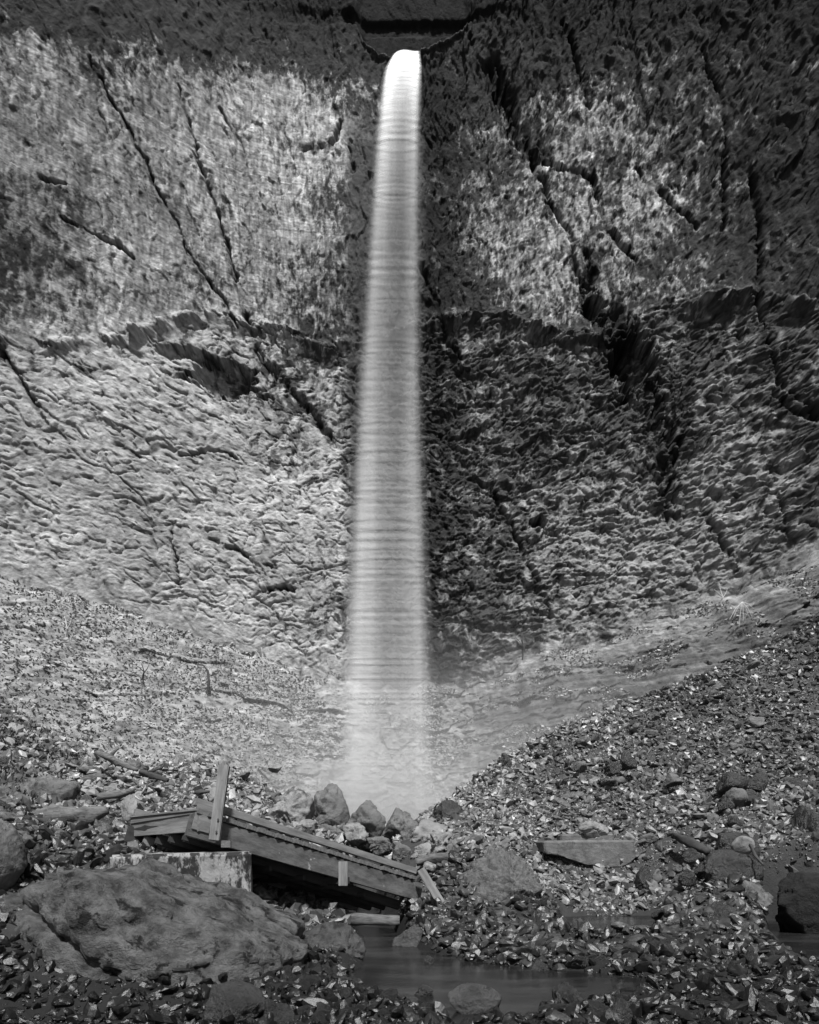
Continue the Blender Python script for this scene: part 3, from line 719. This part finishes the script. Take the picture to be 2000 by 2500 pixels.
# ------------------------------------------------------------------ BRIDGE
def empty(name, loc, label, cat, group=None):
    o = link(bpy.data.objects.new(name, None)); o.location = loc; o.empty_display_size = .3
    return tag(o, label, cat, group)
def bar(name, A_, B_, w, h, mat, parent=None, up=(0,0,1), off=(0,0), bev=.008, rough=.0, seg=1):
    """a squared timber from A_ to B_; local x along it, w across, h high; off shifts its section"""
    A_ = Vector(A_); B_ = Vector(B_); e = (B_-A_); L = e.length; e.normalize()
    upv = Vector(up); upv = (upv - e*upv.dot(e)).normalized(); ac = upv.cross(e)
    bm = bmesh.new(); bmesh.ops.create_cube(bm, size=1)
    for v_ in bm.verts: v_.co = Vector((v_.co.x*L, v_.co.y*w, v_.co.z*h))
    if seg > 1:
        ed = [e_ for e_ in bm.edges if abs((e_.verts[0].co-e_.verts[1].co).x) > L*.9]
        bmesh.ops.subdivide_edges(bm, edges=ed, cuts=seg, use_grid_fill=True)
    if bev: bmesh.ops.bevel(bm, geom=[e_ for e_ in bm.edges if len(e_.link_faces) == 2 and e_.calc_face_angle(0) > .5], offset=bev, segments=2, affect='EDGES')
    if rough:
        rr = random.Random(int(L*1000))
        for v_ in bm.verts: v_.co += Vector((rr.uniform(-1,1), rr.uniform(-1,1), rr.uniform(-1,1)))*rough
    me = bpy.data.meshes.new(name); bm.to_mesh(me); bm.free(); me.materials.append(mat)
    o = link(bpy.data.objects.new(name, me))
    Mx = Matrix((e, ac, upv)).transposed().to_4x4()
    c = (A_+B_)/2 + ac*off[0] + upv*off[1]
    o.rotation_euler = Mx.to_euler()
    if parent is not None:
        o.parent = parent; o.location = c - (parent.location if parent.parent is None else parent.location+parent.parent.location)
    else: o.location = c
    return o

A0 = P(487,1946,10.3); B0 = P(1022,2118,13.0)
e1 = (B0-A0).normalized(); UP = (Vector((0,0,1))-e1*e1.z).normalized()
e2 = (P(323,1962,11.3)-P(487,1948,10.3)); WID = e2.length; e2.normalize()
e2 = (e2 + Vector((0,0,-.06))).normalized()
LEN = (B0-A0).length
br = empty('footbridge', P(560,2080,10.9), 'wrecked timber footbridge sloping down to the right from the concrete abutment', 'footbridge')
Hrail, Hgap, Hdeck, Hbeam = .12, .055, .085, .345
# kerb rail near side: stub left of post and the long piece
inn_ = e2*.09
bar('kerb_rail', A0+inn_, A0+e1*.30+inn_, .13, Hrail, M_wood2, br, off=(0,-Hrail/2))
bar('kerb_rail', A0+e1*.42+inn_, B0+e1*.02+inn_, .13, Hrail, M_wood, br, off=(0,-Hrail/2), rough=.003, seg=12)
for k in range(8):
    a = A0+e1*(.12+k*(LEN-.3)/7)
    bar('spacer_block', a+inn_, a+e1*.16+inn_, .12, Hgap-.006, M_wooddk, br, off=(0,-Hrail-Hgap/2))
far = e2*(WID-.18)
bar('kerb_rail', A0+inn_+far, B0+inn_+far, .13, Hrail, M_wood2, br, off=(0,-Hrail/2))
# deck planks, their ends show as a row of little blocks
npl = 26
for k in range(npl):
    s = (k+.5)*LEN/npl; jit = random.uniform(-.02, .02)
    a = A0+e1*s - UP*(Hrail+Hgap+Hdeck/2) + e2*(jit-.02)
    bar('deck_plank', a, a+e2*WID, LEN/npl-.012, Hdeck-.01, M_plank, br, up=tuple(UP), bev=.006)
dz = -(Hrail+Hgap+Hdeck)
bar('side_beam', A0+e2*.06-e1*.02, B0+e1*.22+e2*.06, .12, Hbeam, M_beam, br, off=(0, dz-Hbeam/2-.002), rough=.002, seg=14)
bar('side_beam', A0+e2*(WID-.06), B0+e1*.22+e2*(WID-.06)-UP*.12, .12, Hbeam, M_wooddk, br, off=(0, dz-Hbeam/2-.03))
for k in range(1, 5):
    q = e2*(WID*k/5.0)
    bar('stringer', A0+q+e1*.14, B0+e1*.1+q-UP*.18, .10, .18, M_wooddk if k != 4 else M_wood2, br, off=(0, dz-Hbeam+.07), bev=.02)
for k in range(5):
    a = A0+e1*(.9+k*.65)-UP*(.62+.1)
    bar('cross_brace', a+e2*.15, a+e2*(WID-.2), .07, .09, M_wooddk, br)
# end board with its cap strip
ea = A0-e1*.05; ca = P(486,2005,10.27); cb = P(322,2020,11.28)
eb = bar('end_board', ca, cb, .05, .31, M_wood2, br, bev=.006, rough=.002, seg=8)
bar('cap_strip', ca+Vector((0,0,.172)), cb+Vector((0,0,.172)), .10, .035, M_wood2, br)
bar('corner_block', A0-UP*.30-e1*.0+e2*.0, A0-UP*.30+e1*.28, .05, .40, M_wood, br)
# rotten split in the end board: dark sliver standing in for the shaded gap
bm = bmesh.new(); d_ = (cb-ca).normalized(); nrm = d_.cross(Vector((0,0,1))).normalized()
if nrm.y > 0: nrm = -nrm
up_pts, lo_pts = [], []
prof = [(.55,0,0),(.6,.008,-.006),(.66,.012,-.012),(.72,.028,-.02),(.77,.04,-.045),(.82,.022,-.03),(.88,.014,-.022),(.94,.01,-.012),(.99,0,-.004)]
Lb = (cb-ca).length
for t_, hu, hl in prof:
    p_ = ca + d_*Lb*t_ + nrm*.0285 + Vector((0,0,-.02-.03*(t_-.55)))
    up_pts.append(bm.verts.new(p_+Vector((0,0,hu))-br.location)); lo_pts.append(bm.verts.new(p_+Vector((0,0,hl))-br.location))
for i in range(len(prof)-1):
    try: bm.faces.new([up_pts[i], up_pts[i+1], lo_pts[i+1], lo_pts[i]])
    except ValueError: pass
me = bpy.data.meshes.new('split_shade'); bm.to_mesh(me); bm.free(); me.materials.append(M_wooddk)
o = link(bpy.data.objects.new('split_shade', me)); o.parent = br
# post with bolts
pa = P(524,2053,10.15); pb = P(548,1868,10.22)
post = bar('post', pa, pb, .155, .10, M_wood2, br, up=(0,-1,0), bev=.012, rough=.003, seg=6)
tip = bar('post_splinter', pb-(pb-pa).normalized()*.03, pb+Vector((-.005,0,.06)), .06, .05, M_wood2, br, up=(0,-1,0), bev=.015)
for t_, s_ in ((.12,.25),(.28,.25)):
    c = pa+(pb-pa)*t_+Vector((s_*.12,-.058,0))
    bar('bolt', c, c+Vector((0,-.025,0)), .035, .035, M_iron, br, bev=.01)
bar('bearing_block', P(541,2061,10.12), P(564,2061,10.14), .12, .11, M_slab, br)
# splice block and cleat under it
bar('splice_block', P(838,2163,11.72), P(838,2103,11.72), .155, .07, M_wood2, br, up=(0,-1,0))
bar('sill_timber', P(655,2147,12.5), P(850,2150,11.9), .14, .12, M_wooddk, br)
# plank leaning at the far right end: lies loose
lp = bar('plank', P(1027,2122,12.75), P(1082,2214,12.75), .16, .05, M_wood2, None, up=(.1,-1,.1), rough=.004, seg=6)
tag(lp, 'loose plank leaning against the lower right end of the footbridge', 'plank')

# ------------------------------------------------------------------ CONCRETE
def concrete(name, label, cat, A_, B_, w, h, mat, rough, cuts=26, seed=1, broken=False):
    A_ = Vector(A_); B_ = Vector(B_); e = B_-A_; L = e.length; ang = math.atan2(e.y, e.x)
    bm = bmesh.new(); bmesh.ops.create_cube(bm, size=1)
    for v_ in bm.verts: v_.co = Vector((v_.co.x*L, v_.co.y*w, v_.co.z*h))
    bmesh.ops.bevel(bm, geom=list(bm.edges), offset=.03, segments=2, affect='EDGES')
    bmesh.ops.subdivide_edges(bm, edges=[e_ for e_ in bm.edges if e_.calc_length() > .12], cuts=cuts, use_grid_fill=True)
    bm.verts.ensure_lookup_table()
    C_ = np.array([v_.co[:] for v_ in bm.verts])
    nz = n3(C_, 2.2, seed, 4); nf = n3(C_, 9, seed+3, 4, True)
    for v_, a_, b_ in zip(bm.verts, nz, nf):
        v_.co += v_.co.normalized()*float(a_*rough*1.6+b_*rough*.6)
        if broken:
            t_ = v_.co.x/L+.5
            lim = (-.5+.62*(1-min(1, t_/.62))+max(0, t_-.8)*2.2)*h + float(a_)*.16
            if v_.co.z < lim: v_.co.z = lim + (v_.co.z-lim)*.08
    me = bpy.data.meshes.new(name); bm.to_mesh(me); bm.free(); me.materials.append(mat)
    for p_ in me.polygons: p_.use_smooth = True
    o = link(bpy.data.objects.new(name, me)); o.rotation_euler = (0, math.asin((B_.z-A_.z)/L)*-1, ang)
    o.location = (A_+B_)/2; return tag(o, label, cat)
hA = .84
concrete('bridge_abutment', 'stained concrete abutment block carrying the left end of the footbridge', 'abutment',
   P(266,2088,9.35)+Vector((-.13,.73,-hA/2)), P(607,2080,9.75)+Vector((-.13,.73,-hA/2)), 1.5, hA, M_concrete, .02, seed=5)
concrete('concrete_slab', 'broken concrete slab sticking out of the bank at the foot of the right scree', 'concrete slab',
   P(1326,2056,17.4)+Vector((0,.5,-.33)), P(1548,2054,17.6)+Vector((0,.5,-.33)), 1.0, .72, M_slab, .05, seed=9, broken=True)
concrete('concrete_slab', 'thin pale ledge of concrete on top of the broken slab', 'concrete slab',
   P(1366,2039,18.1)+Vector((0,.2,-.08)), P(1496,2037,18.2)+Vector((0,.2,-.08)), .5, .2, M_slab, .02, seed=11)

# ------------------------------------------------------------------ DRIFTWOOD, SAPLINGS
def tube(name, pts, rads, mat, label=None, cat=None, parent=None, group=None, nseg=12, gnarl=.15, seed=0):
    pts = [Vector(p_) for p_ in pts]; fine = []; fr = []
    for i in range(len(pts)-1):
        for k in range(6):
            t_ = k/6; fine.append(pts[i].lerp(pts[i+1], t_)); fr.append(rads[i]*(1-t_)+rads[i+1]*t_)
    fine.append(pts[-1]); fr.append(rads[-1])
    r = np.random.default_rng(seed); V_ = []; 
    base = pts[0].copy()
    for i, (p_, q) in enumerate(zip(fine, fr)):
        d = (fine[min(i+1, len(fine)-1)]-fine[max(i-1, 0)]).normalized()
        a = d.cross(Vector((0,.3,1))).normalized(); b_ = d.cross(a)
        for k in range(nseg):
            th = 2*math.pi*k/nseg
            rr = q*(1+gnarl*math.sin(3*th+i*.4+seed)+gnarl*.6*r.normal())
            V_.append(p_+(a*math.cos(th)+b_*math.sin(th))*rr-base)
    F_ = []
    for i in range(len(fine)-1):
        for k in range(nseg):
            F_.append((i*nseg+k, i*nseg+(k+1)%nseg, (i+1)*nseg+(k+1)%nseg, (i+1)*nseg+k))
    bmv = bpy.data.meshes.new(name); F_.append(tuple(range(nseg))[::-1]); F_.append(tuple((len(fine)-1)*nseg+k for k in range(nseg)))
    bmv.from_pydata([v_[:] for v_ in V_], [], F_); bmv.materials.append(mat)
    for p_ in bmv.polygons: p_.use_smooth = True
    o = link(bpy.data.objects.new(name, bmv))
    if parent is not None: o.parent = parent; o.location = base-parent.location
    else: o.location = base; tag(o, label, cat, group)
    return o
def log(*a, **k): return tube(*a, **k)
log('driftwood_log', [P(84,1992,13.0),P(130,1990,12.9),P(185,1996,12.8),P(225,1990,12.8),P(262,1978,12.8)], [.10,.17,.19,.16,.07], M_log,
    'thick gnarled driftwood log on the left slope above the flat stones', 'log', seed=3, nseg=16)
log('driftwood_log', [P(238,1946,14.6),P(290,1940,14.7),P(326,1930,14.9)], [.07,.09,.06], M_log, 'short thin log lying above the pale upright stone', 'log', seed=4)
b1 = empty('dead_branch', P(262,1856,17.0), 'forked dead branch on the crest of the left scree', 'branch')
tube('limb', [P(236,1838,17.2),P(262,1848,17),P(290,1862,16.8),P(335,1880,16.6)], [.05,.09,.08,.04], M_log, parent=b1, seed=5)
tube('limb', [P(268,1850,17),P(276,1838,17),P(290,1826,17)], [.06,.045,.02], M_log, parent=b1, seed=6)
b2 = empty('dead_branch', P(352,1885,16.4), 'dark dead branch with an upright stub, right of the forked one', 'branch')
tube('limb', [P(345,1885,16.4),P(370,1893,16.3),P(410,1905,16.2)], [.08,.08,.05], M_twigdk, parent=b2, seed=7)
tube('limb', [P(362,1886,16.3),P(378,1880,16.3),P(396,1874,16.3)], [.04,.035,.02], M_twigdk, parent=b2, seed=8)
log('driftwood_log', [P(476,1935,15),P(490,1934,15),P(512,1932,15)], [.03,.06,.02], M_twigdk, 'dark splinter of wood beside the bridge post', 'log', seed=9)
log('driftwood_log', [P(1648,2040,17.2),P(1690,2060,16.6),P(1728,2080,16.0)], [.08,.12,.09], M_twigdk, 'short black log sloping down right of the broken slab', 'log', seed=10)
log('stick', [P(1832,2062,13.9),P(1845,2090,13.7),P(1864,2112,13.5)], [.035,.03,.02], M_twigdk, 'dark stick leaning beside the white oval stone', 'stick', seed=11)
log('driftwood_log', [P(1016,2106,14.4),P(1050,2096,14.4),P(1108,2090,14.3)], [.08,.11,.10], M_log, 'pale log lying above the lower right end of the bridge', 'log', seed=12)
log('driftwood_log', [P(735,2235,12.6),P(850,2243,12.5),P(975,2248,12.6)], [.10,.12,.08], M_log, 'long wet log lying across the stream under the bridge', 'log', seed=13, nseg=14)
log('driftwood_log', [P(600,2222,10.2),P(660,2238,10.2),P(745,2275,10.3)], [.12,.14,.08], M_log, 'wet log wedged between the huge boulder and the abutment', 'log', seed=14)
log('stick', [P(1820,2330,9.4),P(1812,2355,9.2),P(1795,2378,9.0)], [.006,.006,.004], M_twig, 'thin pale stalk bent over the shingle at the lower right', 'stick', seed=15, gnarl=.05)

def sl_point(u, v):     # where the photo pixel meets the hillside sheet
    uu = 1000+SLV[...,0]/(K*SLV[...,1]); vv = VH-(SLV[...,2]-EYE)/(K*SLV[...,1])
    i = np.argmin((uu-u)**2+(vv-v)**2); return Vector(SLV.reshape(-1,3)[i].tolist())
s1 = sl_point(506,1695); Y1 = s1.y-.2
t1 = empty('sapling', s1, 'bent dark sapling arching to the left on the slope left of the waterfall', 'sapling')
tube('trunk', [s1, P(510,1665,Y1), P(508,1638,Y1), P(496,1624,Y1), P(476,1622,Y1)], [.11,.10,.08,.05,.03], M_twigdk, parent=t1, seed=20, gnarl=.05)
s2 = sl_point(1815,1540); Y2 = s2.y-.3
t2 = empty('dead_shrub', s2, 'pale bare shrub with drooping twigs on the slope at the right', 'shrub')
for k, (du, dv) in enumerate([(-32,-20),(-22,-30),(-8,20),(4,-10),(16,-40),(26,-30),(30,-75),(-4,-85)]):
    tube('branch', [P(1812,1470,Y2), P(1812+du*.5,1490+dv*.2,Y2), P(1812+du,1525+dv*.5,Y2)], [.035,.03,.015], M_twig, parent=t2, seed=30+k, gnarl=.05, nseg=6)
for k, (u, v, l_, h_) in enumerate([(160,1560,'pair of thin bare stems on the slope at the far left',55),(348,1660,'small dark twisted sapling on the slope, left of the bent one',40),
      (1275,1610,'thin dark sapling on the slope just right of the waterfall',60),(640,1660,'thin leaning bare stems close to the left of the waterfall',80),(1760,1480,'pale bare stem on the right slope, left of the drooping shrub',45)]):
    s_ = sl_point(u, v); Yk = s_.y-.2
    e_ = empty('sapling', s_, l_, 'sapling')
    mt = M_twig if k in (0, 3, 4) else M_twigdk
    tube('trunk', [s_, P(u+4,v-h_*.5,Yk), P(u-2,v-h_,Yk)], [.07,.05,.02], mt, parent=e_, seed=60+k, gnarl=.05, nseg=6)
    tube('branch', [P(u+3,v-h_*.4,Yk), P(u+12,v-h_*.7,Yk), P(u+16,v-h_*.95,Yk)], [.04,.03,.015], mt, parent=e_, seed=70+k, gnarl=.05, nseg=6)
    if k > 0: tube('branch', [P(u+4,v-h_*.5,Yk), P(u-10,v-h_*.8,Yk), P(u-16,v-h_*.9,Yk)], [.04,.03,.015], mt, parent=e_, seed=80+k, gnarl=.05, nseg=6)

# leafy plants on the left bank
N = 9000
yy = rng.uniform(14, 22, N); xx = (-.66+.18*rng.random(N)**1.5)*yy
kk = fbm(xx*.9, yy*.9, 3, 700) > -.05
xx, yy = xx[kk], yy[kk]
v, f, t = leaf_cloud(np.stack([xx, yy, ground(xx, yy)+.05], -1), np.full(len(xx), .13), .09, seed=8, up=1)
o = link(bpy.data.objects.new('grass', mesh_np('grass', v, f, M_leaf, {'tone': t}, False)))
tag(o, 'rough grass and leaves on the bank at the left edge', 'grass', kind='stuff')

# ------------------------------------------------------------------ WATERFALL
FY = 53.5
prof = [(990,128,33,57.5),(988,140,36,57.0),(984,165,42,56.2),(980,200,46,55.4),(975,260,50,54.8),(970,350,54,54.2),(964,500,60,53.8),(957,700,68,53.6),(950,900,77,53.5),(947,1100,84,53.5),
 (944,1400,99,53.5),(942,1700,112,53.5),(940,1900,121,53.5),(939,2060,127,53.5)]
def fall_shell(name, wk, mat, nst=48, dy=0):
    pv = np.array([p_[1] for p_ in prof], float); vv = np.linspace(prof[0][1], prof[-1][1], 260)
    cu = np.interp(vv, pv, [p_[0] for p_ in prof]); hw = np.interp(vv, pv, [p_[2] for p_ in prof])*wk; yy_ = np.interp(vv, pv, [p_[3] for p_ in prof])
    th = np.linspace(0, 2*np.pi, nst, endpoint=False)
    r = hw*K*yy_
    X = ((cu-1000)*K*yy_)[:,None] + r[:,None]*np.cos(th)[None]
    Y_ = yy_[:,None] + .3*r[:,None]*np.sin(th)[None] + dy
    Z = (EYE+(VH-vv)*K*yy_)[:,None] + 0*th[None]
    Z = Z - .26*(1-np.cos(th))[None]*np.exp(-(vv-128)/70)[:,None] + (.12*np.sin(th*3+1))[None]*np.exp(-(vv-128)/12)[:,None]
    ac_ = np.repeat((.5+.5*np.cos(th))[None], len(vv), 0)
    nR = len(vv); i = np.arange(nR*nst).reshape(nR, nst); j = np.roll(i, -1, 1)
    F = np.stack([i[:-1], i[1:], j[1:], j[:-1]], -1).reshape(-1, 4)
    me = mesh_np(name, np.stack([X, Y_, Z], -1).reshape(-1,3), F, mat, {'across': ac_.ravel()})
    return me
def fall_mat(name, dens, rim0, rim1):
    m = bpy.data.materials.new(name); n_, l_ = nodes_of(m); n_.clear()
    out = n_.new('ShaderNodeOutputMaterial'); mix = n_.new('ShaderNodeMixShader'); tr = n_.new('ShaderNodeBsdfTransparent')
    df = n_.new('ShaderNodeBsdfDiffuse'); df.inputs['Color'].default_value = (.9,.9,.9,1)
    tl = n_.new('ShaderNodeBsdfTranslucent'); tl.inputs['Color'].default_value = (.9,.9,.9,1)
    ad = n_.new('ShaderNodeMixShader'); ad.inputs[0].default_value = .35
    l_.new(df.outputs[0], ad.inputs[1]); l_.new(tl.outputs[0], ad.inputs[2])
    at = n_.new('ShaderNodeAttribute'); at.attribute_name = 'across'
    cr = n_.new('ShaderNodeValToRGB'); e_ = cr.color_ramp.elements
    e_[0].position = 0; e_[0].color = (0,0,0,1); e_[1].position = 1; e_[1].color = (0,0,0,1)
    for p_, c_ in ((.03,.08),(.09,.6),(.15,1.25),(.25,1.0),(.38,.55),(.5,.40),(.66,.36),(.8,.55),(.89,.85),(.94,.5),(.98,.08)):
        a = cr.color_ramp.elements.new(p_); a.color = (dens*c_,)*3+(1,)
    l_.new(at.outputs['Fac'], cr.inputs[0])
    tc = n_.new('ShaderNodeTexCoord'); mp = n_.new('ShaderNodeMapping'); mp.inputs['Scale'].default_value = (.004, .0, 2.6)
    l_.new(tc.outputs['Object'], mp.inputs[0])
    no = n_.new('ShaderNodeTexNoise'); no.inputs['Scale'].default_value = 1.0; no.inputs['Detail'].default_value = 4; no.inputs['Roughness'].default_value = .75
    l_.new(mp.outputs[0], no.inputs['Vector'])
    mr = n_.new('ShaderNodeMapRange'); mr.inputs['From Min'].default_value = .36; mr.inputs['From Max'].default_value = .66
    mr.inputs['To Min'].default_value = .1; mr.inputs['To Max'].default_value = 2.1
    l_.new(no.outputs['Fac'], mr.inputs['Value'])
    mp2 = n_.new('ShaderNodeMapping'); mp2.inputs['Scale'].default_value = (1.1, .6, .02)
    l_.new(tc.outputs['Object'], mp2.inputs[0])
    no2 = n_.new('ShaderNodeTexNoise'); no2.inputs['Scale'].default_value = 1.0; no2.inputs['Detail'].default_value = 3
    l_.new(mp2.outputs[0], no2.inputs['Vector'])
    mr2 = n_.new('ShaderNodeMapRange'); mr2.inputs['From Min'].default_value = .3; mr2.inputs['From Max'].default_value = .7
    mr2.inputs['To Min'].default_value = .75; mr2.inputs['To Max'].default_value = 1.2
    l_.new(no2.outputs['Fac'], mr2.inputs['Value'])
    # more water holds together near the lip; it breaks up lower down
    sp = n_.new('ShaderNodeSeparateXYZ'); l_.new(tc.outputs['Object'], sp.inputs[0])
    zr = n_.new('ShaderNodeValToRGB'); z_ = zr.color_ramp.elements
    z_[0].position = 0; z_[0].color = (.5,)*3+(1,); z_[1].position = 1; z_[1].color = (8,)*3+(1,)
    for p_, c_ in ((.2,.72),(.4,.68),(.54,.56),(.66,.45),(.76,.52),(.84,.85),(.90,1.3),(.94,2.2),(.97,4)):
        a = z_.new(p_); a.color = (c_,)*3+(1,)
    dv = n_.new('ShaderNodeMath'); dv.operation = 'DIVIDE'; dv.inputs[1].default_value = 66.0
    l_.new(sp.outputs['Z'], dv.inputs[0]); l_.new(dv.outputs[0], zr.inputs[0])
    def mul(a_, b_):
        q = n_.new('ShaderNodeMath'); q.operation = 'MULTIPLY'; l_.new(a_, q.inputs[0]); l_.new(b_, q.inputs[1]); return q.outputs[0]
    f_ = mul(mul(mul(cr.outputs[0], mr.outputs[0]), mr2.outputs[0]), zr.outputs[0])
    l_.new(f_, mix.inputs[0]); l_.new(tr.outputs[0], mix.inputs[1]); l_.new(ad.outputs[0], mix.inputs[2])
    l_.new(mix.outputs[0], out.inputs['Surface'])
    return m
wf = link(bpy.data.objects.new('waterfall', fall_shell('waterfall', 1.0, fall_mat('falling_water', .21, 0, 0)))); tag(wf, kind='structure')
wf2 = link(bpy.data.objects.new('inner_veil', fall_shell('inner_veil', .86, fall_mat('falling_water_core', .12, 0, 0)))); wf2.parent = wf
spray = link(bpy.data.objects.new('outer_spray', fall_shell('outer_spray', 1.14, fall_mat('water_spray', .06, 0, 0)))); spray.parent = wf

# ------------------------------------------------------------------ MIST round the foot of the fall
def mist(name, label, loc, rad, dens):
    bm = bmesh.new(); bmesh.ops.create_icosphere(bm, subdivisions=4, radius=1)
    me = bpy.data.meshes.new(name); bm.to_mesh(me); bm.free()
    o = link(bpy.data.objects.new(name, me)); o.location = loc; o.scale = rad
    m = bpy.data.materials.new(name); n_, l_ = nodes_of(m); n_.clear()
    out = n_.new('ShaderNodeOutputMaterial'); pv = n_.new('ShaderNodeVolumePrincipled'); pv.inputs['Color'].default_value = (.95,.95,.95,1)
    tc = n_.new('ShaderNodeTexCoord'); ln = n_.new('ShaderNodeVectorMath'); ln.operation = 'LENGTH'
    l_.new(tc.outputs['Object'], ln.inputs[0])
    mr = n_.new('ShaderNodeMapRange'); mr.interpolation_type = 'SMOOTHSTEP'
    mr.inputs['From Min'].default_value = 0; mr.inputs['From Max'].default_value = 1; mr.inputs['To Min'].default_value = dens; mr.inputs['To Max'].default_value = 0
    l_.new(ln.outputs['Value'], mr.inputs['Value']); l_.new(mr.outputs[0], pv.inputs['Density'])
    l_.new(pv.outputs[0], out.inputs['Volume']); me.materials.append(m)
    tag(o, label, 'mist', kind='stuff'); return o
mist('mist', 'pale spray drifting round the foot of the waterfall', (2, 46, 3), (28, 13, 16), .04)
mist('mist', 'dense pale spray right at the foot of the waterfall', (-2.3, 49, 0), (13, 7, 10), .3)
